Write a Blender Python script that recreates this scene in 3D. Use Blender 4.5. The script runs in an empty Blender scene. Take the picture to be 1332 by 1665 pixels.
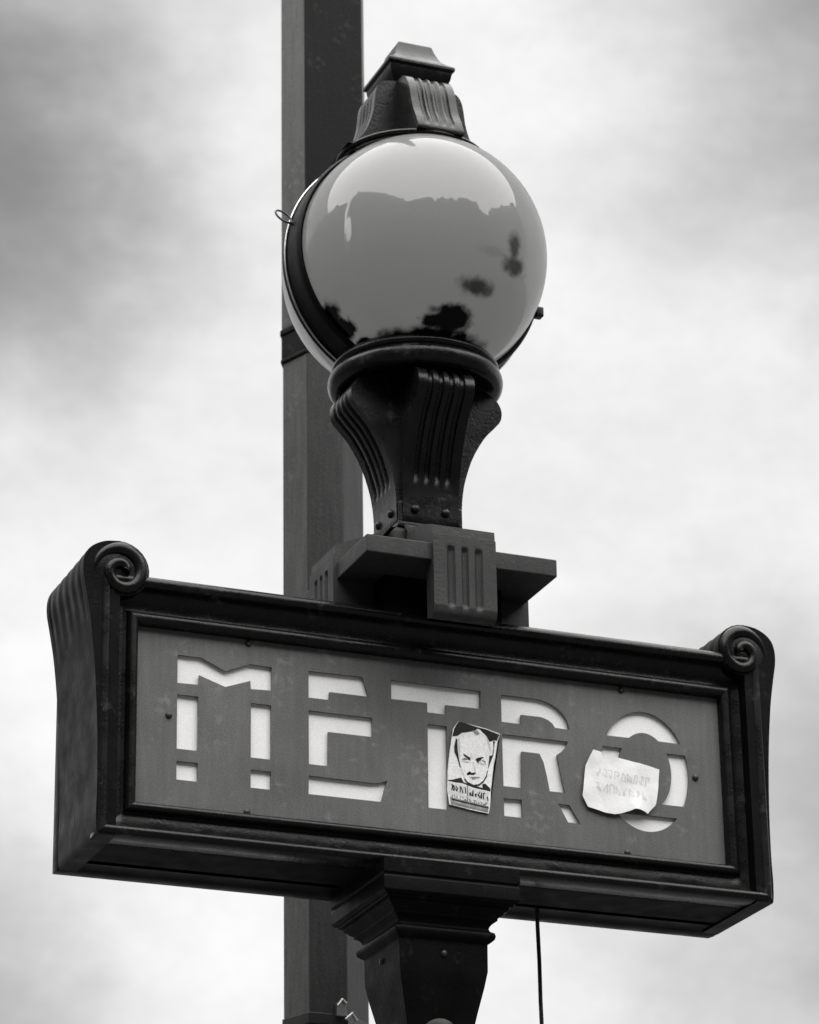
import bpy, bmesh, math, random
from mathutils import Vector, Matrix
random.seed(7)
PI = math.pi
S = bpy.context.scene
C = S.collection

# ------------------------------------------------------------------ camera
Z0 = 3.70                       # height of the sign's centre above the pavement
cam_d = bpy.data.cameras.new("camera")
cam = bpy.data.objects.new("camera", cam_d); C.objects.link(cam); S.camera = cam
f = Vector((0.35402555, 0.85209326, 0.38549057)); r = Vector((0.92585292, -0.37755671, -0.01572558)); u = Vector((-0.13214489, -0.36247483, 0.92257776))
M = Matrix.Identity(4)
for i in range(3):
    M[i][0] = r[i]; M[i][1] = u[i]; M[i][2] = -f[i]
M.translation = Vector((-2.3637, -5.5583, -2.0448 + Z0))
cam.matrix_world = M
cam_d.sensor_fit = 'VERTICAL'; cam_d.sensor_height = 36; cam_d.lens = 5512 / 1665 * 36
cam_d.clip_end = 1000; cam_d.clip_start = .05
cam_d.dof.use_dof = True; cam_d.dof.focus_distance = 6.25; cam_d.dof.aperture_fstop = 7.0
S.render.resolution_x = 819; S.render.resolution_y = 1024

# ------------------------------------------------------------------ sky
W = bpy.data.worlds.new("World"); S.world = W; W.use_nodes = True
nt = W.node_tree; nt.nodes.clear()
def N(t, tree=None, **kw):
    n = (tree or nt).nodes.new(t)
    for k, v in kw.items(): setattr(n, k, v)
    return n
def lk(a, b, tree=None): (tree or nt).links.new(a, b)
SUN_DIR = Vector((-.28, -.75, 1.0)).normalized()      # towards the sun
sky = N('ShaderNodeTexSky'); sky.sky_type = 'NISHITA'; sky.sun_disc = False
sky.sun_elevation = math.asin(SUN_DIR.z); sky.sun_rotation = math.atan2(SUN_DIR.x, SUN_DIR.y)
bw = N('ShaderNodeRGBToBW'); lk(sky.outputs[0], bw.inputs[0])
tc = N('ShaderNodeTexCoord')
def noise(scale, detail, rough, off, stretch=(1, 1, 1), dist=0.0):
    mp = N('ShaderNodeMapping'); mp.inputs['Location'].default_value = off; mp.inputs['Scale'].default_value = stretch
    lk(tc.outputs['Generated'], mp.inputs[0])
    n = N('ShaderNodeTexNoise'); n.inputs['Scale'].default_value = scale; n.inputs['Detail'].default_value = detail
    n.inputs['Roughness'].default_value = rough; n.inputs['Distortion'].default_value = dist
    lk(mp.outputs[0], n.inputs['Vector']); return n.outputs[0]
def math_(op, a, b=None, c=None, clamp=False):
    n = N('ShaderNodeMath', operation=op); n.use_clamp = clamp
    for i, v in enumerate((a, b, c)):
        if v is None: continue
        if isinstance(v, (int, float)): n.inputs[i].default_value = v
        else: lk(v, n.inputs[i])
    return n.outputs[0]
def ramp(v, a, b, lo, hi):
    n = N('ShaderNodeMapRange'); n.interpolation_type = 'SMOOTHSTEP'
    lk(v, n.inputs[0])
    for i, x in enumerate((a, b, lo, hi)): n.inputs[i + 1].default_value = x
    return n.outputs[0]
n1 = noise(4.2, 5, .55, (1.3, .4, 2.1), (1, 1, 2.2), .0)
n2 = noise(11, 4, .5, (4.3, 1.4, .1), (1, 1, 1.8), .0)
n3 = noise(70, 10, .82, (2.3, .4, 5.1), (1, 1, 1.5), .0)
tone = math_('ADD', math_('ADD', ramp(n1, .35, .62, .88, 1.02), ramp(n2, .3, .7, -.025, .025)), ramp(n3, .36, .64, -.028, .028))
# heavier banks of cloud, each a ragged patch of the sky around a direction
nr = noise(9, 5, .6, (.3, 7.4, 3.1), (1, 1, 1.6), .1)
def bank(d, inner, outer, k):
    global tone
    v = N('ShaderNodeVectorMath', operation='DISTANCE'); lk(tc.outputs['Generated'], v.inputs[0]); v.inputs[1].default_value = d
    e = math_('ADD', v.outputs['Value'], ramp(nr, .2, .8, .035, -.035))
    tone = math_('MULTIPLY', tone, ramp(e, inner, outer, k, 1.0))
bank((.195, .852, .487), .00, .125, .40)
bank((.22, .81, .545), .0, .17, .66)
bank((.462, .725, .515), .0, .13, .42)
bank((.50, .82, .27), .0, .15, .50)
bank((.50, .77, .39), .0, .07, .84)
bank((.225, .945, .235), .0, .13, .50)
mixv = math_('ADD', math_('MULTIPLY', bw.outputs[0], .016), math_('MULTIPLY', tone, 1.27))
bg = N('ShaderNodeBackground'); lk(mixv, bg.inputs[0]); bg.inputs[1].default_value = 0.1
ow = N('ShaderNodeOutputWorld'); lk(bg.outputs[0], ow.inputs[0])

# ------------------------------------------------------------------ sun (behind thin cloud)
sd = bpy.data.lights.new("sun", 'SUN'); sd.energy = 1.5; sd.angle = math.radians(140); sd.color = (1, .99, .975)
so = bpy.data.objects.new("sun", sd); C.objects.link(so); so.rotation_euler = SUN_DIR.to_track_quat('Z', 'Y').to_euler()
S.view_settings.view_transform = 'Standard'; S.view_settings.look = 'None'
S.view_settings.exposure = 2.85; S.view_settings.gamma = 1

# ------------------------------------------------------------------ materials
def mat(name, col, rough=.5, metal=0.0, var=.15, vscale=9., grain=.12, gscale=420., bump=.25, bscale=160., spec=.5, coat=0., streak=0., wear=0.):
    m = bpy.data.materials.new(name); m.use_nodes = True; t = m.node_tree; b = t.nodes['Principled BSDF']
    c = N('ShaderNodeTexCoord', t)
    def ns(s, d, st=(1, 1, 1)):
        mp = N('ShaderNodeMapping', t); mp.inputs['Scale'].default_value = st; lk(c.outputs['Object'], mp.inputs[0], t)
        n = N('ShaderNodeTexNoise', t); n.inputs['Scale'].default_value = s; n.inputs['Detail'].default_value = d
        lk(mp.outputs[0], n.inputs['Vector'], t); return n.outputs[0]
    def mr(v, lo, hi, a=.25, bb=.75):
        n = N('ShaderNodeMapRange', t); lk(v, n.inputs[0], t)
        for i, x in enumerate((a, bb, lo, hi)): n.inputs[i + 1].default_value = x
        return n.outputs[0]
    def mul(a, bb):
        n = N('ShaderNodeMath', t, operation='MULTIPLY'); lk(a, n.inputs[0], t)
        if isinstance(bb, float): n.inputs[1].default_value = bb
        else: lk(bb, n.inputs[1], t)
        return n.outputs[0]
    v = mul(mr(ns(vscale, 5), 1 - var, 1 + var), mr(ns(gscale, 2), 1 - grain, 1 + grain))
    if streak: v = mul(v, mr(ns(14, 4, (6, 6, .6)), 1 - streak, 1 + streak))
    v = mul(v, float(col))
    if wear:                              # dust and rubbed paint in ragged patches
        w1 = mr(ns(17, 8), 0, 1, .56, .68); w2 = mr(ns(70, 5), 0, 1, .50, .62); w = mul(mul(w1, w2), mr(ns(260, 3), .4, 1.2))
        mx = N('ShaderNodeMix', t); mx.data_type = 'FLOAT'; lk(w, mx.inputs[0], t); lk(v, mx.inputs[2], t); mx.inputs[3].default_value = wear; v = mx.outputs[0]
    cc = N('ShaderNodeCombineColor', t)
    for i in range(3): lk(v, cc.inputs[i], t)
    lk(cc.outputs[0], b.inputs['Base Color'], t)
    lk(mr(ns(vscale * 2.3, 4), max(rough - .1, 0.03), rough + .12), b.inputs['Roughness'], t)
    b.inputs['Metallic'].default_value = metal; b.inputs['Specular IOR Level'].default_value = spec
    if coat: b.inputs['Coat Weight'].default_value = coat; b.inputs['Coat Roughness'].default_value = .12
    if bump:
        bn = N('ShaderNodeBump', t); bn.inputs['Strength'].default_value = bump; bn.inputs['Distance'].default_value = .002
        lk(ns(bscale, 4), bn.inputs['Height'], t); lk(bn.outputs[0], b.inputs['Normal'], t)
    return m
IRON = mat('painted_cast_iron', .0065, .27, var=.35, grain=.4, bump=.24, spec=.26, wear=.045, streak=.2)
IRON2 = mat('painted_plate_iron', .003, .6, var=.25, grain=.2, bump=.3, spec=.08)
PED = mat('dusty_pedestal_iron', .034, .55, spec=.3, var=.2, grain=.2, bump=.35, streak=.15)
SIDE = mat('shade_darkened_iron', .0045, .42, var=.35, grain=.4, bump=.24, spec=.07, wear=.02)  # iron darkened to stand for shade on the ends, back rails and capital
DARK = mat('black_iron', .004, .5, var=.2, grain=.2, bump=.2, spec=.1)
PLATE = mat('enamelled_plate', .118, .42, var=.2, vscale=6, grain=.35, bump=.15, spec=.35, streak=.12, wear=.20)
PANE = mat('opal_pane', .90, .45, var=.06, grain=.10, bump=.05, spec=.3)
STEEL = mat('bare_wire', .5, .3, metal=1., var=.1, bump=.1)
SCREW = mat('screw_head', .02, .4, var=.1, bump=.1)
PAINT = mat('post_paint', .005, .36, wear=.03, spec=.1, var=.3, vscale=3, grain=.4, bump=.2, streak=.2)
PAPER = mat('white_paper', .88, .8, var=.08, vscale=30, grain=.16, bump=.5, bscale=60., spec=.2)
PAPER2 = mat('creased_paper', .90, .8, var=.03, vscale=30, grain=.04, bump=.7, bscale=45., spec=.2)
INK = mat('black_ink', .02, .7, var=.2, grain=.3, bump=.0, spec=.2)
INKG = mat('faded_ink', .30, .8, var=.3, vscale=90, grain=.3, bump=.0, spec=.2)
INKF = mat('pale_pencil', .70, .8, var=.1, vscale=90, grain=.2, bump=.0, spec=.2)
CABLE = mat('cable_rubber', .02, .6, bump=.1)
STONE = mat('limestone', .13, .8, var=.12, vscale=1.2, grain=.1, gscale=30, bump=.3, bscale=12)
ZINC = mat('zinc_roof', .16, .5, var=.1, vscale=1, bump=.1)
GLASSD = mat('dark_window_glass', .03, .15, var=.1, bump=0)
ASPH = mat('asphalt', .035, .85, var=.2, vscale=.8, gscale=60, bump=.4, bscale=40)
PAVE = mat('pavement_stone', .06, .8, var=.15, vscale=.8, gscale=60, bump=.3, bscale=30)
LEAF = mat('leaves', .05, .6, var=.3, vscale=2, bump=0)
BARK = mat('bark', .07, .9, var=.3, vscale=5, bump=.5, bscale=20)

PAINTED_REFLECTIONS = [((-.002, -.110, .842), (.058, .05, .033), .004, .5), ((-.040, -.100, .838), (.035, .03, .013), .004, .4),
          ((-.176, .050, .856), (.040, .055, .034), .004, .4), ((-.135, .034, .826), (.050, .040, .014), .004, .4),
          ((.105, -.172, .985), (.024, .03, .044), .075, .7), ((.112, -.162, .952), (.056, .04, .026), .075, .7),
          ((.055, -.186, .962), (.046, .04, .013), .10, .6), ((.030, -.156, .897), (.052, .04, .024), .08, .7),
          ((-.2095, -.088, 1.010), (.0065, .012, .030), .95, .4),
          ((-.02, -.045, .822), (.17, .11, .017), .006, .6), ((-.195, .045, .885), (.030, .05, .055), .004, .6)]  # dark and bright reflections put into the globe's own colour
def opal_glass():
    m = bpy.data.materials.new('opal_globe_glass'); m.use_nodes = True; t = m.node_tree; b = t.nodes['Principled BSDF']
    c = N('ShaderNodeTexCoord', t)
    n = N('ShaderNodeTexNoise', t); n.inputs['Scale'].default_value = 3.5; n.inputs['Detail'].default_value = 4; lk(c.outputs['Object'], n.inputs['Vector'], t)
    mr = N('ShaderNodeMapRange', t); lk(n.outputs[0], mr.inputs[0], t)
    for i, x in enumerate((.3, .7, .21, .25)): mr.inputs[i + 1].default_value = x
    g = N('ShaderNodeTexNoise', t); g.inputs['Scale'].default_value = 400; lk(c.outputs['Object'], g.inputs['Vector'], t)
    gm = N('ShaderNodeMapRange', t); lk(g.outputs[0], gm.inputs[0], t)
    for i, x in enumerate((.3, .7, .93, 1.07)): gm.inputs[i + 1].default_value = x
    mu = N('ShaderNodeMath', t, operation='MULTIPLY'); lk(mr.outputs[0], mu.inputs[0], t); lk(gm.outputs[0], mu.inputs[1], t)
    # dark reflections and one bright streak painted into the glass colour
    sn = N('ShaderNodeTexNoise', t); sn.inputs['Scale'].default_value = 38; sn.inputs['Detail'].default_value = 5; lk(c.outputs['Object'], sn.inputs['Vector'], t)
    keep = None; val = mu.outputs[0]
    def mnode(op, a, b2):
        q = N('ShaderNodeMath', t, operation=op)
        for i2, z in enumerate((a, b2)):
            if isinstance(z, (int, float)): q.inputs[i2].default_value = z
            else: lk(z, q.inputs[i2], t)
        return q.outputs[0]
    for (bx, by, bz), (sx, sy, sz), target, edge in PAINTED_REFLECTIONS:
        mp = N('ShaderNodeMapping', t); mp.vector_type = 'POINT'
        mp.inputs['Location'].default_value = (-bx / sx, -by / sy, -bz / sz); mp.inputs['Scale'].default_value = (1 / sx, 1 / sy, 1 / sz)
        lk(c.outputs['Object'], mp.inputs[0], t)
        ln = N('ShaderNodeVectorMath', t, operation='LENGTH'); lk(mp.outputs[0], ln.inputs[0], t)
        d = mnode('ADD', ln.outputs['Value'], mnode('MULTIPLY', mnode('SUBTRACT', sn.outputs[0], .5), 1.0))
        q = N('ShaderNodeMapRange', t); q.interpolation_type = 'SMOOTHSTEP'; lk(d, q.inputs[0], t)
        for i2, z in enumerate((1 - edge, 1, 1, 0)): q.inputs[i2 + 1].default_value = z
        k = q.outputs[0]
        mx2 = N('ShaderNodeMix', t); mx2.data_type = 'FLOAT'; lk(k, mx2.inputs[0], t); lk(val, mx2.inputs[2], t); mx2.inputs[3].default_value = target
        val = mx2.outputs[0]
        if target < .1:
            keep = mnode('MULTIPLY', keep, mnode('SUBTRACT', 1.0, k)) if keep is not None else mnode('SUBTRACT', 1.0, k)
    cc = N('ShaderNodeCombineColor', t)
    for i in range(3): lk(val, cc.inputs[i], t)
    lk(cc.outputs[0], b.inputs['Base Color'], t)
    b.inputs['Roughness'].default_value = .035; b.inputs['IOR'].default_value = 1.8
    tr = N('ShaderNodeBsdfTranslucent', t); tr.inputs[0].default_value = (.75, .75, .75, 1)
    mx = N('ShaderNodeMixShader', t); lk(mnode('MULTIPLY', keep, .5), mx.inputs[0], t)
    lk(mnode('MULTIPLY', mnode('ADD', keep, .12), .45), b.inputs['Specular IOR Level'], t)
    lk(b.outputs[0], mx.inputs[1], t); lk(tr.outputs[0], mx.inputs[2], t)
    lk(mx.outputs[0], t.nodes['Material Output'].inputs['Surface'], t)
    return m
OPAL = opal_glass()

# ------------------------------------------------------------------ helpers
AX = .09                                  # depth of the candelabra's axis behind the sign's face
def props(o, label=None, cat=None, group=None, kind=None):
    for k, v in (('label', label), ('category', cat), ('group', group), ('kind', kind)):
        if v: o[k] = v
def finish(bm, name, m, parent=None, off=None, sharp=32, bevel=0, seg=2, mats=None):
    bmesh.ops.remove_doubles(bm, verts=bm.verts, dist=1e-6)
    bmesh.ops.dissolve_degenerate(bm, edges=bm.edges, dist=1e-6)
    bmesh.ops.recalc_face_normals(bm, faces=bm.faces)
    a = math.radians(sharp)
    for e in bm.edges:
        e.smooth = len(e.link_faces) == 2 and e.calc_face_angle(0) < a
    for fc in bm.faces: fc.smooth = True
    me = bpy.data.meshes.new(name); bm.to_mesh(me); bm.free()
    for mm in (mats or [m]): me.materials.append(mm)
    o = bpy.data.objects.new(name, me); C.objects.link(o)
    if parent is not None: o.parent = parent
    if off is not None: o.location = off
    if bevel:
        b = o.modifiers.new('bevel', 'BEVEL'); b.width = bevel; b.segments = seg; b.limit_method = 'ANGLE'; b.angle_limit = math.radians(34)
        w = o.modifiers.new('wn', 'WEIGHTED_NORMAL'); w.keep_sharp = False
    return o
def box(bm, x0, x1, y0, y1, z0, z1, mi=0):
    v = [bm.verts.new((x, y, z)) for z in (z0, z1) for x, y in ((x0, y0), (x1, y0), (x1, y1), (x0, y1))]
    for q in ((3, 2, 1, 0), (4, 5, 6, 7), (0, 1, 5, 4), (1, 2, 6, 5), (2, 3, 7, 6), (3, 0, 4, 7)):
        bm.faces.new([v[i] for i in q]).material_index = mi
def square_stack(bm, prof, cx=0, cy=AX, rx=1, ry=1):
    rings = []
    for a, z in prof:
        rings.append([bm.verts.new((cx + sx * a * rx, cy + sy * a * ry, z)) for sx, sy in ((-1, -1), (1, -1), (1, 1), (-1, 1))])
    for A, B in zip(rings, rings[1:]):
        for i in range(4): bm.faces.new((A[i], A[(i + 1) % 4], B[(i + 1) % 4], B[i]))
    bm.faces.new(rings[0][::-1]); bm.faces.new(rings[-1])
def lathe(bm, prof, n=96, T=lambda a, b, c: (a, b, c), close=False):
    rings = []
    for rr, h in prof:
        rings.append([bm.verts.new(T(rr * math.cos(2 * PI * i / n), rr * math.sin(2 * PI * i / n), h)) for i in range(n)] if rr > 1e-6 else [bm.verts.new(T(0, 0, h))])
    pr = list(zip(rings, rings[1:])) + ([(rings[-1], rings[0])] if close else [])
    for A, B in pr:
        for i in range(n):
            j = (i + 1) % n
            if len(A) == 1 and len(B) == 1: continue
            if len(A) == 1: bm.faces.new((A[0], B[j], B[i]))
            elif len(B) == 1: bm.faces.new((A[i], A[j], B[0]))
            else: bm.faces.new((A[i], A[j], B[j], B[i]))
TZ = lambda cx, cy: (lambda a, b, c: (cx + a, cy + b, c))
TY = lambda cx, cz: (lambda a, b, c: (cx + a, c, cz + b))
def tube(bm, pts, rad, n=8, cap=True, rads=None):
    pts = [Vector(p) for p in pts]; rings = []; up = None
    for i, p in enumerate(pts):
        d = (pts[min(i + 1, len(pts) - 1)] - pts[max(i - 1, 0)]).normalized()
        if up is None: up = d.orthogonal().normalized()
        up = (up - d * up.dot(d)).normalized(); s = d.cross(up)
        R = rads[i] if rads else rad
        rings.append([bm.verts.new(p + (up * math.cos(2 * PI * k / n) + s * math.sin(2 * PI * k / n)) * R) for k in range(n)])
    for A, B in zip(rings, rings[1:]):
        for k in range(n): bm.faces.new((A[k], A[(k + 1) % n], B[(k + 1) % n], B[k]))
    if cap: bm.faces.new(rings[0][::-1]); bm.faces.new(rings[-1])
def smooth_path(P, n=8):
    out = []
    for i in range(len(P) - 1):
        a = P[max(i - 1, 0)]; b = P[i]; c = P[i + 1]; d = P[min(i + 2, len(P) - 1)]
        for k in range(n):
            t = k / n
            out.append(tuple(.5 * (2 * b[j] + (c[j] - a[j]) * t + (2 * a[j] - 5 * b[j] + 4 * c[j] - d[j]) * t * t + (3 * b[j] - a[j] - 3 * c[j] + d[j]) * t ** 3) for j in (0, 1)))
    out.append(P[-1]); return out
def fluted(bm, path, core, w, depth, T, M=41):
    """outer face swept across a width w along path (a, b); depth(t, s) sinks the flutes; core closes the sides"""
    ts = [w * (-.5 + i / (M - 1)) for i in range(M)]
    L = [0]
    for p, q in zip(path, path[1:]): L.append(L[-1] + math.hypot(q[0] - p[0], q[1] - p[1]))
    rows = []
    for i, p in enumerate(path):
        a = path[max(i - 1, 0)]; c = path[min(i + 1, len(path) - 1)]
        dx, dy = c[0] - a[0], c[1] - a[1]; l = math.hypot(dx, dy) or 1
        nx, ny = dy / l, -dx / l                      # outward for a path that climbs with the body on its left (a smaller)
        rows.append([bm.verts.new(T(p[0] - nx * depth(t, L[i] / L[-1], p), p[1] - ny * depth(t, L[i] / L[-1], p), t)) for t in ts])
    for A, B in zip(rows, rows[1:]):
        for k in range(M - 1): bm.faces.new((A[k], A[k + 1], B[k + 1], B[k]))
    cv = [core(p) for p in path]
    cl = [[bm.verts.new(T(c[0], c[1], ts[0])), bm.verts.new(T(c[0], c[1], ts[-1]))] for c in cv]
    for i in range(len(path) - 1):
        for side, k in ((0, 0), (1, M - 1)): bm.faces.new((rows[i][k], rows[i + 1][k], cl[i + 1][side], cl[i][side]))
        bm.faces.new((cl[i][0], cl[i + 1][0], cl[i + 1][1], cl[i][1]))
    for i in (0, -1): bm.faces.new(list(rows[i]) + [cl[i][1], cl[i][0]])
def flutes(centres, half, d, s0, s1, fade=.06):
    def fn(t, s, p):
        e = max(0, min(1, (s - s0) / fade)) * max(0, min(1, (s1 - s) / fade))
        if e <= 0: return 0
        for c in centres:
            x = abs(t - c) / half
            if x < 1: return d * e * math.sqrt(1 - x * x)
        return 0
    return fn
def face_T(k, cx=0, cy=AX):
    # k: 0 front (-y), 1 right (+x), 2 back, 3 left
    return {0: lambda a, b, t: (cx + t, cy - a, b), 1: lambda a, b, t: (cx + a, cy + t, b),
            2: lambda a, b, t: (cx - t, cy + a, b), 3: lambda a, b, t: (cx - a, cy - t, b)}[k]
def screw(parent, loc, k=0, rr=.006, h=.004, m=None):
    bm = bmesh.new()
    pr = [(0, -.002), (rr, -.002), (rr, h * .4), (rr * .75, h * .85), (rr * .3, h), (0, h)]
    T = {0: lambda a, b, c: (loc[0] + a, loc[1] - c, loc[2] + b), 1: lambda a, b, c: (loc[0] + c, loc[1] + a, loc[2] + b),
         3: lambda a, b, c: (loc[0] - c, loc[1] + a, loc[2] + b), -1: lambda a, b, c: (loc[0] + a, loc[1] + b, loc[2] - c)}[k]
    lathe(bm, pr, 14, T)
    return finish(bm, 'screw', m or SCREW, parent, sharp=50)

# ------------------------------------------------------------------ the ground and what stands behind the photographer
bm = bmesh.new(); v = [bm.verts.new(q) for q in ((-400, -400, -.12), (400, -400, -.12), (400, 400, -.12), (-400, 400, -.12))]; bm.faces.new(v)
o = finish(bm, 'road', ASPH); props(o, kind='structure')
bm = bmesh.new(); box(bm, -60, 60, -8.5, 60, -.11, 0.0)
o = finish(bm, 'pavement', PAVE); props(o, kind='structure')

def facade(x0, x1, y, h, storeys, label, rot=0):
    root = bpy.data.objects.new('apartment_building', None); C.objects.link(root); root.location = ((x0 + x1) / 2, y, 0)
    if rot: root.location = (y, (x0 + x1) / 2, 0); root.rotation_euler.z = rot
    props(root, label, 'building', 'stone buildings around the square')
    w = x1 - x0; bm = bmesh.new(); box(bm, -w / 2, w / 2, -12, 0, -.11, h)
    finish(bm, 'wall', STONE, root)
    bm = bmesh.new()
    square_stack(bm, [(1, h + .01), (1.02, h + .25), (.93, h + 2.6), (.6, h + 3.6)], 0, -6, w / 2, 6)
    finish(bm, 'roof', ZINC, root)
    rc = random.Random(int(w * 31))
    for k in range(5):
        bm = bmesh.new(); cx = (-.42 + .21 * k + rc.uniform(-.05, .05)) * w; cw = rc.uniform(.35, 1.1); box(bm, cx - cw, cx + cw, -2.6, -1.6, h + .2, h + rc.uniform(2.4, 4.6))
        finish(bm, 'chimney', STONE, root)
    n = max(2, int(w / 3)); sh = h / storeys; me = None
    for s in range(storeys):
        for i in range(n):
            x = -w / 2 + w * (i + .5) / n
            if me is None:
                bm = bmesh.new(); box(bm, -.6, .6, -.05, .06, 0, sh * .68, 0); box(bm, -.52, -.03, .05, .07, .08, sh * .62, 1); box(bm, .03, .52, .05, .07, .08, sh * .62, 1)
                box(bm, -.75, .75, 0, .3, -.1, 0, 0)
                wo = finish(bm, 'window', STONE, root, (x, 0, s * sh + sh * .18), mats=[STONE, GLASSD]); me = wo.data
            else:
                wo = bpy.data.objects.new('window', me); C.objects.link(wo); wo.parent = root; wo.location = (x, 0, s * sh + sh * .18)
facade(-40, -4.9, -26, 19, 6, 'wide pale stone apartment block at the left across the street')
facade(-4.0, 6, -26.2, 18, 5, 'narrow stone apartment block across the street beside the thin gap')
facade(6.1, 16, -26, 20, 6, 'tall stone apartment block with chimneys across the street')
facade(16.1, 40, -26.3, 16, 5, 'lower wide stone apartment block at the right across the street')
facade(-22, .5, -13.5, 15, 5, 'unseen stone apartment block added left of the photographer', -PI / 2)  # unseen side blocks from here on, added to cut light on the sign's sides
facade(1.6, 16, -13.8, 12.5, 4, 'lower unseen stone apartment block added left of the signboard', -PI / 2)
facade(16.1, 40, -13.5, 12, 4, 'far unseen stone apartment block added down the left side', -PI / 2)
facade(-20, -3, 17, 15, 5, 'unseen stone apartment block added right of the photographer', PI / 2)

def tree(x, y, h, cr, label):
    root = bpy.data.objects.new('street_tree', None); C.objects.link(root); root.location = (x, y, 0)
    props(root, label, 'tree', 'street trees behind the photographer')
    bm = bmesh.new(); tube(bm, [(0, 0, -.1), (.05, .02, h * .3), (0, .1, h * .6), (.1, 0, h * .85)], .2, 8, rads=[.24, .18, .12, .04])
    for k in range(6):
        a = k * 1.05; tube(bm, [(0, 0, h * (.38 + .05 * k)), (math.cos(a) * cr * .6, math.sin(a) * cr * .6, h * (.6 + .05 * k))], .06, 6, rads=[.08, .02])
    finish(bm, 'trunk', BARK, root)
    bm = bmesh.new(); rnd = random.Random(int(x * 10))
    cl = []
    for k in range(16):
        a = rnd.uniform(0, 6.28); rr = cr * math.sqrt(rnd.random()) * .75; cl.append((math.cos(a) * rr, math.sin(a) * rr, h * rnd.uniform(.5, .98), cr * rnd.uniform(.25, .45)))
    for k in range(2600):
        c = rnd.choice(cl); d = Vector((rnd.gauss(0, 1), rnd.gauss(0, 1), rnd.gauss(0, 1))).normalized() * c[3] * rnd.uniform(.6, 1)
        p = Vector(c[:3]) + d; a = Vector((rnd.gauss(0, 1), rnd.gauss(0, 1), rnd.gauss(0, 1))).normalized(); b = a.orthogonal().normalized()
        s = .13
        bm.faces.new([bm.verts.new(p + a * s), bm.verts.new(p + b * s * .6), bm.verts.new(p - a * s), bm.verts.new(p - b * s * .6)])
    finish(bm, 'crown', LEAF, root)
tree(9.5, -5.2, 6.6, 1.5, 'leafy street tree nearest the lamp behind the photographer')
tree(14.5, -8.2, 7.5, 1.8, 'smaller leafy street tree at the right behind the photographer')

# ------------------------------------------------------------------ the candelabra with its sign: one piece of street furniture
lamp = bpy.data.objects.new('metro_candelabra', None); C.objects.link(lamp); lamp.location = (0, AX, 0)
props(lamp, 'dark cast iron candelabra carrying the METRO signboard and an opal globe lamp', 'metro sign')
def part(bm, name, m, parent=None, **kw):
    """meshes are built in the sign's own coordinates; the root stands on the pavement at the axis"""
    o = finish(bm, name, m, parent or lamp, **kw)
    if parent is None: o.location = (0, -AX, Z0)
    return o

# --- sign box -------------------------------------------------------
HO, WO = .1745, .6                       # half opening
ZT, ZB, XO = .256, -.245, .676
YF, YB = -.021, .2048
bm = bmesh.new(); box(bm, -.672, .672, .034, .150, -.2435, .2545)
body = part(bm, 'sign_box', IRON2, bevel=.004)
# moulding profile: u from the opening outwards, y
def moulding(sc=1.0):
    P = [(-.004, .030), (-.004, .002), (-.002, -.004), (.003, -.0085), (.009, -.010), (.014, -.008), (.0175, -.002), (.018, .004), (.021, .006)]
    for i in range(9):                    # cove
        a = i / 8 * PI / 2; P.append((.021 + .034 * math.sin(a) * 1.0, .006 - .026 * (1 - math.cos(a))))
    P += [(.056, -.022)]
    for i in range(9):                    # torus
        a = -PI / 2 * .2 + i / 8 * PI * .95
        P.append((.0655 - .0105 * math.cos(a), -.019 - .0105 * math.sin(a)))
    P += [(.0762, -.006), (.0762, .012), (.0740, .016), (.0740, .060)]
    return P
MP = moulding()
def rail(axis, sgn, back=False):
    bm = bmesh.new(); rows = []
    for uu, y in MP:
        if axis == 'z':
            ext = (ZT - HO if sgn > 0 else -ZB - HO) / .0762
            z = sgn * (HO + uu * ext); xa = WO + uu
            e = [(-xa, y, z), (xa, y, z)]
        else:
            x = sgn * (WO + uu); e = [(x, y, -(HO + uu * (-ZB - HO) / .0762)), (x, y, HO + uu * (ZT - HO) / .0762)]
        if back: e = [(q[0], YB - YF + .0 - q[1] - .0, q[2]) for q in e]
        rows.append([bm.verts.new(q) for q in e])
    for A, B in zip(rows, rows[1:]): bm.faces.new((A[0], A[1], B[1], B[0]))
    return part(bm, 'frame_rail', SIDE if back else IRON, sharp=40)
for bk in (False, True):
    for a, s in (('z', 1), ('z', -1), ('x', 1), ('x', -1)): rail(a, s, bk)
# side pilasters with volutes
PR = [(.674, -.247), (.6765, -.235), (.6775, -.200), (.6765, -.150), (.678, -.060), (.684, .050), (.694, .150), (.704, .210), (.711, .250), (.709, .280), (.697, .300), (.672, .314), (.643, .318)]
VC = (.638, .258); VR = .060
def pilaster(sgn):
    P = smooth_path(PR, 5)
    # roll of the volute: from its crown round the inside and back under itself
    for i in range(1, 15):
        a = math.radians(85 + i * 12.5); rr = .060 - .013 * i / 14
        P.append((VC[0] + rr * math.cos(a) * 1.0, VC[1] + rr * math.sin(a)))
    def dep(t, s, p):
        e = max(0, min(1, (p[1] - .13) / .12))
        return e * .0008 * (1 - math.cos((t / .2) * 2 * PI * 5)) if abs(t) < .1 else 0
    T = lambda a, b, t: (sgn * a, (YF + YB) / 2 + t, b)
    bm = bmesh.new()
    fluted(bm, P, lambda p: (.640, min(p[1], .258)), (YB - YF) + .008, dep, T, 61)
    return part(bm, 'side_pilaster', SIDE, sharp=30)
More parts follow.
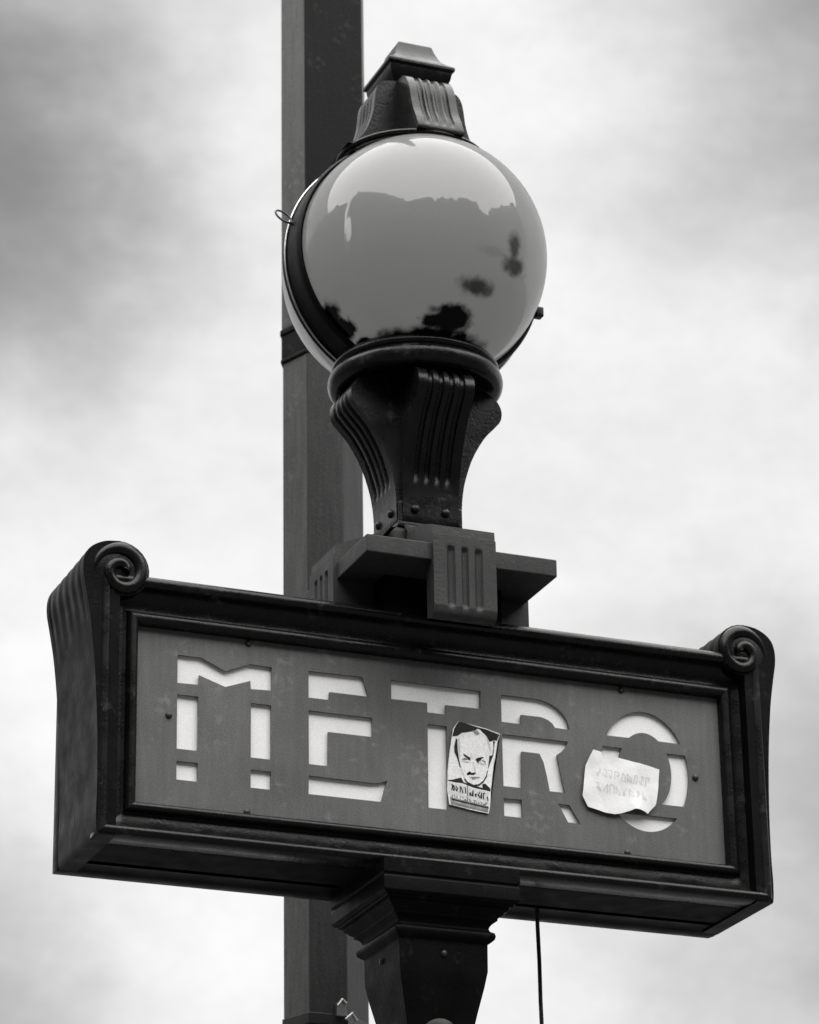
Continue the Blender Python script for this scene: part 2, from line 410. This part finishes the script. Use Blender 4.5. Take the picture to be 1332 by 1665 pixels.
def volute(sgn, parent):
    # raised spiral on the front, a sunk eye behind it
    bm = bmesh.new(); pts = []; rads = []
    n = 60
    for i in range(n):
        q = i / (n - 1); a = math.radians(-25 + 560 * q); rr = .0475 * (1 - q) ** .9 + .0065
        pts.append((sgn * (VC[0] + rr * math.cos(a) * .98), YF + .002 - .010 * q, VC[1] + rr * math.sin(a))); rads.append(min(.0155, .004 + .055 * q) - .0065 * q)
    tube(bm, pts, .01, 12, rads=rads)
    a = finish(bm, 'volute_scroll', IRON, parent, sharp=60)
    bm = bmesh.new(); lathe(bm, [(0, YF - .0055), (.035, YF - .0055), (.045, YF - .004), (.045, YF + .01)], 40, TY(sgn * VC[0], VC[1]))
    b = finish(bm, 'volute_eye', IRON, parent)
for s in (-1, 1):
    pl_ = pilaster(s); volute(s, pl_)
    screw(pl_, (s * .668, .09, -.17), 1 if s > 0 else 3, .009, .006, IRON)
# --- stencil plate ---------------------------------------------------
LET = dict(
 M1=[(-.516,.124),(-.470,.124),(-.423,.103),(-.375,.123),(-.332,.122),(-.332,.076),(-.373,.074),(-.374,.090),(-.423,.072),(-.474,.089),(-.474,.070),(-.516,.069)],
 M2=[(-.516,.047),(-.475,.047),(-.475,-.058),(-.516,-.058)], M3=[(-.516,-.081),(-.475,-.081),(-.475,-.117),(-.516,-.117)],
 M4=[(-.373,.047),(-.333,.047),(-.333,-.059),(-.373,-.059)], M5=[(-.373,-.082),(-.333,-.082),(-.334,-.117),(-.373,-.117)],
 E1=[(-.259,.124),(-.151,.125),(-.139,.087),(-.217,.087),(-.218,.071),(-.259,.071)],
 E2=[(-.259,.046),(-.132,.046),(-.132,.008),(-.220,.008),(-.221,-.059),(-.259,-.059)],
 E3=[(-.259,-.081),(-.134,-.082),(-.118,-.080),(-.103,-.074),(-.116,-.117),(-.260,-.117)],
 T1=[(-.093,.126),(.091,.126),(.090,.090),(.018,.089),(.018,.070),(-.020,.070),(-.020,.089),(-.093,.088)],
 T2=[(-.020,.047),(.019,.047),(.018,-.118),(-.021,-.118)],
 R1=[(.133,.124),(.204,.124),(.222,.122),(.238,.117),(.252,.109),(.263,.099),(.271,.086),(.275,.069),(.244,.070),(.239,.078),(.230,.084),(.216,.088),(.174,.088),(.173,.069),(.133,.069)],
 R2=[(.133,.045),(.271,.045),(.266,.034),(.258,.024),(.247,.016),(.250,.000),(.253,-.020),(.261,-.059),(.229,-.059),(.224,-.030),(.218,-.003),(.210,.014),(.173,.014),(.171,-.059),(.133,-.059)],
 R3=[(.133,-.083),(.170,-.082),(.171,-.118),(.133,-.118)], R4=[(.246,-.082),(.269,-.082),(.291,-.117),(.265,-.117)])
oc = (.4325, .003)
def oarc(a, b, z0, z1, n=14, left=True):
    pts = []
    for i in range(n + 1):
        z = z0 + (z1 - z0) * i / n; x = a * math.sqrt(max(0, 1 - ((z - oc[1]) / b) ** 2)); pts.append((oc[0] - x if left else oc[0] + x, z))
    return pts
def ang(a, b, t0, t1, n=24): return [(oc[0] + a * math.cos(math.radians(t0 + (t1 - t0) * i / n)), oc[1] + b * math.sin(math.radians(t0 + (t1 - t0) * i / n))) for i in range(n + 1)]
A1, B1, A2, B2 = .094, .121, .056, .078
t_o = math.degrees(math.asin((.067 - oc[1]) / B1)); t_i = math.degrees(math.asin((.0675 - oc[1]) / B2))
LET['O1'] = ang(A1, B1, 180 - t_o, t_o) + ang(A2, B2, t_i, 180 - t_i, 12)
LET['O2'] = oarc(A1, B1, .045, -.060) + oarc(A2, B2, -.060, .045)
LET['O3'] = oarc(A1, B1, .045, -.060, left=False) + oarc(A2, B2, -.060, .045, left=False)
t_b = math.degrees(math.asin((-.085 - oc[1]) / B1))
LET['O4'] = ang(A1, B1, t_b, -180 - t_b, 20)
cu = bpy.data.curves.new('plate_outline', 'CURVE'); cu.dimensions = '2D'; cu.fill_mode = 'BOTH'; cu.extrude = .0025
def spline(pts):
    s = cu.splines.new('POLY'); s.points.add(len(pts) - 1); s.use_cyclic_u = True
    for p, q in zip(s.points, pts): p.co = (q[0], q[1], 0, 1)
spline([(-.606, -.181), (.606, -.181), (.606, .181), (-.606, .181)])
cu.offset = 0
for pts in LET.values(): spline(pts)
tmp = bpy.data.objects.new('tmp', cu); C.objects.link(tmp)
dg = bpy.context.evaluated_depsgraph_get(); dg.update()
me = bpy.data.meshes.new_from_object(tmp.evaluated_get(dg)); bpy.data.objects.remove(tmp)
PY = .0145                                 # plate centre depth: front face at .012
for v_ in me.vertices: x, z, h = v_.co; v_.co = (x, PY - h, z)
bm = bmesh.new(); bm.from_mesh(me)
plate = part(bm, 'stencil_plate', PLATE, sharp=10)
plate.data.materials.clear(); plate.data.materials.append(PLATE)
for q in plate.data.polygons: q.material_index = 0
for q in ((-.378, .163), (.388, .163), (-.532, .004), (.540, .002), (-.380, -.165), (.387, -.165)): screw(plate, (q[0], .0122, q[1]), 0, .0065, .005)
bm = bmesh.new(); box(bm, -.60, .60, .0195, .0235, -.175, .175)
part(bm, 'opal_letter_pane', PANE)
bm = bmesh.new(); box(bm, -.61, .61, .166, .176, -.19, .19)
part(bm, 'rear_plate', PLATE)

# --- pedestal between sign and lamp ----------------------------------
bm = bmesh.new(); square_stack(bm, [(.120, .248), (.120, .3255)]); part(bm, 'pedestal_neck', DARK)
bm = bmesh.new(); box(bm, -.195, .195, -.128, .305, .321, .357)
slab = part(bm, 'pedestal_slab', PED, bevel=.003)
bm = bmesh.new(); square_stack(bm, [(.085, .352), (.085, .432), (.078, .440), (.072, .441)]); part(bm, 'pedestal_plinth', PED, bevel=.002)
def pedestal_bracket(k):
    out = .227 if k in (0, 2) else .203
    low = [(out - .034, .213), (out - .020, .209), (out - .006, .214), (out, .230)] if k in (0, 2) else [(out - .02, .250), (out, .256)]
    P = smooth_path(low, 4) if k in (0, 2) else low
    n0 = 70; z0 = P[-1][1]
    P += [(out, z0 + (.372 - z0) * i / n0) for i in range(1, n0 + 1)]
    P += [(out - .004, .374), (out - .005, .392), (out - .03, .402), (.12, .425), (.085, .445), (.07, .447)]
    fl = flutes((-.028, 0, .028), .0072, .0065, 0, 1, .001)
    def dep(t, s, p):
        e = max(0, min(1, (p[1] - .225) / .012)) * max(0, min(1, (.352 - p[1]) / .008))
        return fl(t, .5, p) * e if p[0] > out - .002 else 0
    bm = bmesh.new(); fluted(bm, P, (lambda p: (out - .036 if (p[1] < .322 and k in (0, 2)) else min(.10, p[0] - .002), p[1])), .128, dep, face_T(k), 53)
    return part(bm, 'pedestal_bracket', PED, sharp=34)
for k in range(4): pedestal_bracket(k)

# --- console under the globe ------------------------------------------
bm = bmesh.new(); square_stack(bm, [(.070, .448), (.070, .456), (.0665, .458), (.0665, .50), (.05, .52), (.05, .78)])
console = part(bm, 'console_core', IRON, bevel=.0015)
CP = [(.0665, .459), (.0685, .470), (.0690, .500), (.0720, .535), (.0790, .570), (.0950, .617), (.1200, .662), (.1440, .690), (.1570, .707), (.1600, .727), (.1530, .745), (.1400, .757), (.1200, .766), (.095, .770)]
def console_bracket(k):
    P = smooth_path(CP, 5)
    fl = flutes((-.033, -.011, .011, .033), .0060, .0065, .22, .93, .05)
    bm = bmesh.new(); fluted(bm, P, lambda p: (.03, p[1]), .118, fl, face_T(k), 49)
    return part(bm, 'console_bracket', IRON, sharp=34)
for k in range(4):
    b = console_bracket(k)
    for t in (-.034, .030):
        q = face_T(k)(.0695, .487, t)
        if k in (0, 1, 3): screw(b, q, k, .0085, .006, IRON)

# --- collar, globe and its iron band ---------------------------------
prof = [(.120, .772), (.150, .762), (.164, .764), (.172, .772), (.1745, .784), (.172, .795), (.165, .801), (.162, .803), (.1665, .808), (.167, .815), (.160, .824), (.150, .832), (.142, .838), (.132, .838), (.128, .80), (.120, .79)]
bm = bmesh.new(); lathe(bm, smooth_path(prof, 3), 128, TZ(0, AX), close=True)
lathe(bm, [(0, .774), (.137, .774), (.137, .781), (0, .781)], 48, TZ(0, AX)); part(bm, 'collar', IRON, sharp=50)
GC, GR = 1.044, .2525
def dome(cy, R, y0, sgn, n=40):
    P = []
    a0 = math.acos(max(-1, min(1, (y0 - cy) * sgn / R)))
    for i in range(n + 1):
        a = a0 * i / n; P.append((R * math.sin(a), cy + sgn * R * math.cos(a)))
    return P
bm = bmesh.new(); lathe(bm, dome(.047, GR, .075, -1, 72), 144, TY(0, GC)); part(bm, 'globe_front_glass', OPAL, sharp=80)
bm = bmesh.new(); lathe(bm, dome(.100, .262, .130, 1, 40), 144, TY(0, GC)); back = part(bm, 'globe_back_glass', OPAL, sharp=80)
bm = bmesh.new()
bp = [(.250, .060), (.2535, .050), (.258, .048), (.262, .052), (.263, .060), (.2625, .070), (.2625, .118), (.266, .122), (.266, .132), (.262, .136), (.250, .134)]
lathe(bm, bp, 144, TY(0, GC), close=True); band = part(bm, 'globe_band', DARK, sharp=40)
bm = bmesh.new(); n = 144
tube(bm, [((.2655) * math.cos(2 * PI * i / n), .118, GC + .2655 * math.sin(2 * PI * i / n)) for i in range(n + 1)], .0022, 8, cap=False)
finish(bm, 'band_wire', STEEL, band, sharp=80)
# hinge knob at the right, wire loop at the left
bm = bmesh.new(); box(bm, .255, .272, .055, .075, .968, .990); finish(bm, 'hinge', IRON, band, bevel=.003)
bm = bmesh.new()
pts = [(-.275 + .015 * math.cos(a) * 1.1, .10 + .005 * math.sin(a), 1.118 + .013 * math.sin(a) - .006 * math.cos(a)) for a in [2 * PI * i / 24 for i in range(25)]]
tube(bm, pts, .0022, 8, cap=False)
tube(bm, [(-.262, .10, 1.108), (-.248, .10, 1.102)], .004, 8)
finish(bm, 'wire_loop', SCREW, band, sharp=80)

# --- finial ------------------------------------------------------------
FS = [(.149, 1.279), (.130, 1.289), (.115, 1.309), (.104, 1.335), (.096, 1.365), (.093, 1.390), (.090, 1.412), (.084, 1.428), (.074, 1.437), (.058, 1.441)]
def finial_bracket(k):
    sc = 1.30 if k in (0, 2) else 1.06
    P = smooth_path([(min(a * (sc if z < 1.38 or k in (1, 3) else 1.30 - 3.2 * (z - 1.38)), .158) if a > .06 else a, z) for a, z in FS], 5)
    fl = flutes((-.027, -.009, .009, .027), .0058, .0065, .06, .92, .08)
    bm = bmesh.new(); fluted(bm, P, lambda p: (.02, p[1]), .100, fl, face_T(k), 49)
    return part(bm, 'finial_bracket', IRON, sharp=34)
for k in range(4): finial_bracket(k)
bm = bmesh.new(); square_stack(bm, [(.050, 1.28), (.050, 1.436), (.054, 1.441), (.062, 1.452), (.066, 1.462), (.068, 1.472), (.068, 1.477), (.0735, 1.480), (.0735, 1.487), (.069, 1.491), (.061, 1.497), (.050, 1.510), (.042, 1.530), (.0375, 1.546), (.036, 1.549)], 0, .095)
part(bm, 'finial_cap', IRON, sharp=28, bevel=.0012)
bm = bmesh.new(); 
pr = smooth_path([(.02, 1.300), (.10, 1.290), (.145, 1.283), (.1555, 1.281), (.158, 1.2765), (.156, 1.272), (.152, 1.2705), (.153, 1.266), (.150, 1.262), (.10, 1.261), (.02, 1.261)], 3)
lathe(bm, pr, 128, TZ(0, AX)); part(bm, 'globe_crown', IRON, sharp=50)

# --- capital and column under the sign --------------------------------
bm = bmesh.new(); square_stack(bm, [(.136, -.238), (.136, -.267), (.132, -.270), (.134, -.273), (.1355, -.276), (.1355, -.299), (.130, -.304), (.126, -.305), (.125, -.309), (.119, -.310), (.119, -.315), (.113, -.318), (.109, -.323), (.103, -.327), (.103, -.331), (.096, -.335), (.092, -.340), (.090, -.345), (.092, -.350), (.0985, -.354), (.100, -.360), (.0985, -.366), (.093, -.371), (.088, -.374), (.0875, -.425), (.082, -.455), (.072, -.500), (.063, -.545), (.056, -.60), (.052, -.68), (.05, -.8)])
part(bm, 'capital', SIDE, sharp=30, bevel=.001)
for k in (0, 1, 3):
    q = face_T(k)(.0878, -.398, 0); screw(lamp, q, k, .006, .004).location = (0, -AX, Z0)
bm = bmesh.new()
pr = []
for i in range(12):
    a = PI / 2 * i / 11; pr.append((.074 * math.sin(a), -.470 - .07 * (1 - math.cos(a))))
pr += [(.074, -.70), (.078, -1.4), (.085, -2.2), (.095, -2.9), (.12, -3.0), (.13, -3.05), (.13, -3.15), (.19, -3.25), (.2, -3.7), (0, -3.7)]
nF = 96
rings = []
for rr, z in pr:
    rings.append([bm.verts.new((rr * math.cos(2 * PI * i / nF), AX + rr * math.sin(2 * PI * i / nF), z)) for i in range(nF)] if rr > 1e-6 else [bm.verts.new((0, AX, z))])
for A, B in zip(rings, rings[1:]):
    for i in range(nF):
        j = (i + 1) % nF
        if len(A) == 1: bm.faces.new((A[0], B[i], B[j]))
        elif len(B) == 1: bm.faces.new((A[i], A[j], B[0]))
        else: bm.faces.new((A[i], A[j], B[j], B[i]))
part(bm, 'column_shaft', IRON, sharp=40)

# ------------------------------------------------------------------ stickers on the plate
def flat(bm, pts, y, th=.0006, mi=0, lift=None):
    L = lift or (lambda x, z: 0)
    a = [bm.verts.new((x, y - L(x, z), z)) for x, z in pts]; b = [bm.verts.new((x, y + th - L(x, z), z)) for x, z in pts]
    fs = [bm.faces.new(a), bm.faces.new(b[::-1])]
    for i in range(len(pts)):
        j = (i + 1) % len(pts); bm.faces.new((a[i], b[i], b[j], a[j])).material_index = mi
    for q in fs: q.material_index = mi
    bmesh.ops.triangulate(bm, faces=fs)
def stroke(bm, pts, y, w, mi):
    for (x0, z0), (x1, z1) in zip(pts, pts[1:]):
        d = Vector((x1 - x0, z1 - z0)); l = d.length or 1; n = Vector((-d.y, d.x)) / l * w / 2
        flat(bm, [(x0 + n.x, z0 + n.y), (x1 + n.x, z1 + n.y), (x1 - n.x, z1 - n.y), (x0 - n.x, z0 - n.y)], y, .0003, mi)
OUT = [(.0418, .0581), (.0600, .0555), (.0813, .0529), (.1000, .050), (.1274, .0428), (.1219, .0274), (.1160, -.006), (.1117, -.0254), (.1054, -.0718), (.1035, -.094), (.1025, -.1050), (.0995, -.1178), (.0800, -.1160), (.0599, -.1139), (.0400, -.1110), (.0201, -.1085), (.0164, -.0815), (.018, -.0427), (.0225, -.005), (.0257, .0137), (.0306, .0421)]
root = bpy.data.objects.new('portrait_sticker', None); C.objects.link(root); root.location = (.07, .006, Z0)
props(root, 'small black and white portrait sticker of a frowning man between letters T and R', 'sticker')
def spart(bm, name, mats, root=root, sharp=30):
    o = finish(bm, name, None, root, mats=mats, sharp=sharp); o.location = (-root.location.x, -root.location.y, 0); return o
bm = bmesh.new(); flat(bm, OUT, .0085, .0012); spart(bm, 'paper_sheet', [PAPER])
INKP = dict(
hair=[(.0417,.0574),(.0482,.0575),(.0813,.0508),(.0986,.0486),(.1259,.0412),(.1205,.0287),(.1125,.0278),(.1051,.0241),(.1015,.0310),(.0982,.0359),(.0927,.0451),(.0812,.0480),(.0753,.0431),(.0637,.0397),(.0477,.0357),(.0404,.0293),(.0288,.0266),(.0328,.0424)],
sideL=[(.0359,.0232),(.0319,.006),(.0324,-.005),(.0365,-.0129),(.0392,-.0209),(.0425,-.033),(.0447,-.0328),(.0414,-.0179),(.0390,.0013),(.0385,.0225)],
sideR=[(.1124,.0264),(.1129,.0152),(.1102,-.0018),(.1037,-.004),(.1027,-.0138),(.1,-.0308),(.1031,-.0235),(.107,-.0134),(.1116,-.0031),(.1143,.0154),(.1161,.0268)],
browL=[(.0490,-.0035),(.0568,-.0072),(.0653,-.0118),(.0658,-.0187),(.0608,-.0171),(.0566,-.0127),(.0509,-.0089)],
eyeL=[(.0465,-.0171),(.0509,-.0138),(.0566,-.0132),(.0594,-.0162),(.0536,-.0178)],
browR=[(.0738,-.0136),(.0797,-.0095),(.0913,-.0056),(.0934,-.0079),(.0854,-.0116),(.081,-.0163),(.0823,-.0217),(.078,-.0208)],
eyeR=[(.0868,-.0131),(.0954,-.0147),(.096,-.0202),(.0924,-.0192),(.0911,-.0158)],
nose=[(.0617,-.0378),(.0674,-.0414),(.0747,-.0385),(.0768,-.0403),(.0716,-.0458),(.0644,-.0459),(.0558,-.0475),(.0551,-.0448),(.063,-.0439)],
mouth=[(.0657,-.0506),(.073,-.0484),(.0802,-.0476),(.0728,-.0539),(.0671,-.0539)],
chin=[(.0513,-.0542),(.0583,-.0604),(.0697,-.0646),(.0812,-.062),(.0901,-.0541),(.0961,-.0438),(.0985,-.0338),(.1,-.0336),(.0975,-.0464),(.09,-.0583),(.0811,-.0655),(.0696,-.0681),(.0582,-.0645),(.0513,-.057)],
frow=[(.0640,-.002),(.0680,-.0024),(.0675,-.0094),(.0705,-.0118),(.0681,-.0128),(.0655,-.0097)])
for k in ('browL', 'browR', 'nose', 'eyeR'):
    cx = sum(q[0] for q in INKP[k]) / len(INKP[k]); cz = sum(q[1] for q in INKP[k]) / len(INKP[k])
    INKP[k] = [(cx + (x - cx) * .88, cz + (z - cz) * .8) for x, z in INKP[k]]
INKP['noseline'] = [(.0690,-.018),(.0715,-.020),(.0735,-.030),(.0760,-.037),(.0735,-.038),(.0710,-.030)]
INKP['lidR'] = [(.0810,-.0175),(.0860,-.0150),(.0930,-.0165),(.0965,-.0215),(.0900,-.0230),(.0840,-.0215)]
INKP['lidL'] = [(.0470,-.0185),(.0530,-.0190),(.0610,-.0180),(.0640,-.0205),(.0560,-.0225),(.0490,-.0210)]
INKP['cheek'] = [(.0440,-.030),(.0465,-.034),(.0520,-.050),(.0560,-.0565),(.0530,-.0550),(.0480,-.046)]
INKP['temple'] = [(.0400,.024),(.0430,.026),(.0425,.004),(.0440,-.014),(.0420,-.016),(.0398,.002)]
INKP['forelock'] = [(.0700,.0430),(.0800,.0440),(.0850,.0380),(.0800,.0345),(.0750,.0370)]
INKP['templeR'] = [(.0985,.033),(.1050,.022),(.1085,.006),(.1060,.002),(.1030,.016)]
INKP['lip'] = [(.0600,-.0500),(.0680,-.0490),(.0790,-.0478),(.0850,-.0485),(.0790,-.0505),(.0680,-.0512)]
bm = bmesh.new()
for i, (k, q) in enumerate(INKP.items()): flat(bm, q, .0081 - .00002 * i, .0003, 1 if k in ('mouth', 'eyeL', 'lip', 'forelock') else 2 if k in ('frow', 'noseline', 'lidR', 'lidL', 'cheek', 'temple', 'templeR') else 0)
spart(bm, 'printed_face', [INK, INKG, INKF])
COL = [(.0183, -.0606), (.0326, -.0597), (.0441, -.055), (.0447, -.0605), (.0582, -.0638), (.0696, -.0667), (.0897, -.0694), (.0912, -.0637), (.104, -.0706), (.0896, -.0722), (.0696, -.0698), (.0582, -.0669), (.044, -.0626), (.0311, -.0622), (.0185, -.0629)]
bm = bmesh.new(); flat(bm, COL, .0080, .0003, 0)
flat(bm, [(.0190, -.0615), (.0320, -.0575), (.0450, -.0530), (.0500, -.0635), (.0330, -.0635)], .0079, .0002, 0); flat(bm, [(.0880, -.0610), (.0945, -.0600), (.1045, -.0690), (.1040, -.0740), (.0880, -.0715)], .0079, .0002, 0)
rnd = random.Random(3)
def glyphs(bm, x0, z0, x1, z1, h, n, w, y, mi, rnd):
    for i in range(n):
        t = (i + .5) / n; cx = x0 + (x1 - x0) * t; cz = z0 + (z1 - z0) * t; s = (x1 - x0) / n * .34
        P = [(-1, 0), (-1, 1), (0, 1), (1, 1), (1, .5), (0, .5), (1, 0), (0, 0), (-1, .5)]
        k = [P[j] for j in sorted(rnd.sample(range(9), 4))]
        stroke(bm, [(cx + a * s, cz + b * h) for a, b in k], y - .00001 * i, w, mi)
flat(bm, [(.0185, -.0645), (.0565, -.0685), (.0550, -.0935), (.0190, -.0885)], .0083, .0002, 2)
flat(bm, [(.0590, -.0705), (.1015, -.0765), (.1000, -.1000), (.0580, -.0950)], .0083, .0002, 2)
flat(bm, [(.0215, -.0935), (.1000, -.1035), (.0985, -.1165), (.0225, -.1085)], .0084, .0002, 1)
glyphs(bm, .022, -.0795, .054, -.0835, .011, 6, .0019, .0080, 0, rnd)
glyphs(bm, .060, -.0860, .100, -.0925, .012, 7, .0019, .0080, 0, rnd)
glyphs(bm, .022, -.0935, .098, -.1040, .006, 14, .0011, .0080, 1, rnd)
stroke(bm, [(.0245, -.0975), (.060, -.102), (.0995, -.1070)], .0079, .0022, 0)
stroke(bm, [(.0255, -.1040), (.060, -.1085), (.0975, -.1130)], .0079, .0012, 1)
stroke(bm, [(.0575, -.067), (.0570, -.080), (.0560, -.093)], .0079, .0012, 0)
spart(bm, 'printed_lines', [INK, INKG, INKF])

NOTE = [(.32, .0324), (.3365, .0295), (.3387, .0226), (.3703, .0222), (.4151, .0161), (.4599, .0076), (.4556, -.0293), (.4498, -.0614), (.4479, -.0664), (.4356, -.0787), (.4312, -.0846), (.4238, -.0815), (.4122, -.0799), (.4006, -.0798), (.3905, -.0842), (.3737, -.0899), (.3603, -.0929), (.3389, -.0912), (.3047, -.0832), (.294, -.0624), (.2996, -.0242), (.303, -.0019), (.3111, .0164)]
root2 = bpy.data.objects.new('paper_note', None); C.objects.link(root2); root2.location = (.375, .004, Z0)
props(root2, 'torn white paper note stuck over the left side of letter O', 'paper note')
import mathutils.geometry as mg
lift = lambda x, z: .010 * math.exp(-((x - .405) / .016) ** 2) * max(0, min(1, (-.045 - z) / .04)) + .0009 * abs(math.sin(x * 61 + z * 23)) + .0006 * math.sin(z * 97 - x * 44 + .7) + .004 * max(0, (.325 - x) / .03) * max(0, (z + .0) / .03)
ins = lambda x, z: mg.intersect_point_tri_2d is not None
def inside(x, z, P):
    c = False
    for i in range(len(P)):
        x1, z1 = P[i]; x2, z2 = P[i - 1]
        if (z1 > z) != (z2 > z) and x < (x2 - x1) * (z - z1) / (z2 - z1) + x1: c = not c
    return c
dens = []
for (x0, z0), (x1, z1) in zip(NOTE, NOTE[1:] + NOTE[:1]):
    k = max(1, int(math.hypot(x1 - x0, z1 - z0) / .004))
    dens += [(x0 + (x1 - x0) * i / k, z0 + (z1 - z0) * i / k) for i in range(k)]
pts2 = [Vector(q) for q in dens]; nb = len(pts2)
x = .292
while x < .462:
    z = -.094
    while z < .034:
        if inside(x, z, NOTE) and min(math.hypot(x - a, z - b) for a, b in dens) > .0025: pts2.append(Vector((x, z)))
        z += .005
    x += .005
vv, ee, ff, *_ = mg.delaunay_2d_cdt(pts2, [(i, (i + 1) % nb) for i in range(nb)], [], 1, 1e-6)
bm = bmesh.new(); vs = [bm.verts.new((q.x, -.002 - lift(q.x, q.y) + .010 * 0, q.y)) for q in vv]
for t in ff:
    try: bm.faces.new([vs[i] for i in t])
    except ValueError: pass
sheet = spart(bm, 'paper_sheet', [PAPER2], root2, 60)
sol = sheet.modifiers.new('thickness', 'SOLIDIFY'); sol.thickness = .0008; sol.offset = 0
sheet.location.y += .008
bm = bmesh.new(); rnd = random.Random(11)
def wglyph(x0, z0, x1, z1, h, n):
    for i in range(n):
        t = (i + .5) / n; cx = x0 + (x1 - x0) * t; cz = z0 + (z1 - z0) * t; s = (x1 - x0) / n * .33
        P = [(-1, 0), (-1, 1), (0, 1), (1, 1), (1, .5), (0, .5), (1, 0), (0, 0), (-1, .5)]
        k = [P[j] for j in sorted(rnd.sample(range(9), 5))]
        for (a, b), (c, d) in zip(k, k[1:]):
            xa, za, xb, zb = cx + a * s, cz + b * h, cx + c * s, cz + d * h
            dd = Vector((xb - xa, zb - za)); l = dd.length or 1; nn = Vector((-dd.y, dd.x)) / l * .0009
            q = [(xa + nn.x, za + nn.y), (xb + nn.x, zb + nn.y), (xb - nn.x, zb - nn.y), (xa - nn.x, za - nn.y)]
            bm.faces.new([bm.verts.new((X, .0052 - lift(X, Z) - .00002 * i, Z)) for X, Z in q])
wglyph(.322, -.020, .440, -.030, .017, 9); wglyph(.322, -.048, .432, -.058, .016, 8)
spart(bm, 'faint_writing', [INKF], root2)

# ------------------------------------------------------------------ the post behind
PYY = .80
post = bpy.data.objects.new('steel_post', None); C.objects.link(post); post.location = (.08, PYY + .05, 0)
props(post, 'tall plain painted steel post rising behind the candelabra', 'post')
LIT_FACET = mat('lit_post_facet', .075, .4, wear=.12, spec=.35, var=.3, vscale=3, grain=.4, bump=.2, streak=.25)  # light falling on the post's side facets, put into a paler colour
def prism(bm, plan, z0, z1, top=1.0, edge=()):
    cx = sum(p[0] for p in plan) / len(plan); cy = sum(p[1] for p in plan) / len(plan)
    a = [bm.verts.new((p[0], p[1], z0)) for p in plan]; b = [bm.verts.new((cx + (p[0] - cx) * top, cy + (p[1] - cy) * top, z1)) for p in plan]
    bm.faces.new(a[::-1]); bm.faces.new(b)
    for i in range(len(plan)):
        j = (i + 1) % len(plan); bm.faces.new((a[i], a[j], b[j], b[i])).material_index = 1 if i in edge else 0
def ppart(bm, name, m, **kw):
    o = finish(bm, name, m, post, sharp=20, mats=[m, LIT_FACET], **kw); o.location = (-.08, -PYY - .05, Z0); return o
low0 = [(-.010, PYY + .075), (.018, PYY), (.100, PYY - .004), (.172, PYY + .055), (.172, PYY + .12), (.10, PYY + .16), (.03, PYY + .15)]
upp0 = [(-.013, PYY + .075), (.016, PYY), (.158, PYY - .004), (.180, PYY + .040), (.180, PYY + .12), (.10, PYY + .16), (.03, PYY + .15)]
low = [(x + .019, y) for x, y in low0]; upp = [(x + .019, y) for x, y in upp0]
def grow(pl, d):
    cx = sum(p[0] for p in pl) / len(pl); cy = sum(p[1] for p in pl) / len(pl)
    return [(cx + (x - cx) * (1 + d), cy + (y - cy) * (1 + d)) for x, y in pl]
PAINT2 = mat('lower_post_paint', .036, .4, wear=.05, spec=.2, var=.3, vscale=3, grain=.4, bump=.25, streak=.25)  # lower tube is a lighter grey than the upper one
bm = bmesh.new(); prism(bm, low, -3.7, 1.195, edge=(0,)); ppart(bm, 'lower_tube', PAINT2, bevel=.004)
bm = bmesh.new(); prism(bm, upp, 1.262, 6.5, edge=(0, 2)); ppart(bm, 'upper_tube', PAINT, bevel=.004)
bm = bmesh.new(); prism(bm, grow(upp, .035), 1.248, 1.262); prism(bm, grow(upp, .002), 1.19, 1.248); prism(bm, grow(upp, .02), 1.18, 1.19); ppart(bm, 'joint_collar', PAINT, bevel=.002)
bm = bmesh.new(); prism(bm, grow(low, .035), -.335, -.312); st = ppart(bm, 'strap', SCREW, bevel=.001)
bm = bmesh.new(); box(bm, .092, .114, PYY - .016, PYY - .003, -.318, -.292); tube(bm, [(.112, PYY - .014, -.325), (.124, PYY - .018, -.312), (.136, PYY - .012, -.325)], .004, 8); tube(bm, [(.094, PYY - .016, -.298), (.103, PYY - .018, -.284), (.113, PYY - .016, -.292)], .003, 8)
finish(bm, 'strap_buckle', STEEL, st, bevel=.002)

# ------------------------------------------------------------------ cable hanging behind the sign
bm = bmesh.new(); tube(bm, [(.275, .185, -.20), (.2745, .186, -.27), (.276, .186, -.34), (.2765, .187, -.42), (.279, .188, -.52), (.281, .19, -.9), (.28, .19, -2.0), (.27, .19, -3.68)], .0042, 8)
o = finish(bm, 'hanging_cable', CABLE, off=(0, 0, Z0), sharp=80); props(o, 'thin black cable hanging from the back of the signboard at the right', 'cable')
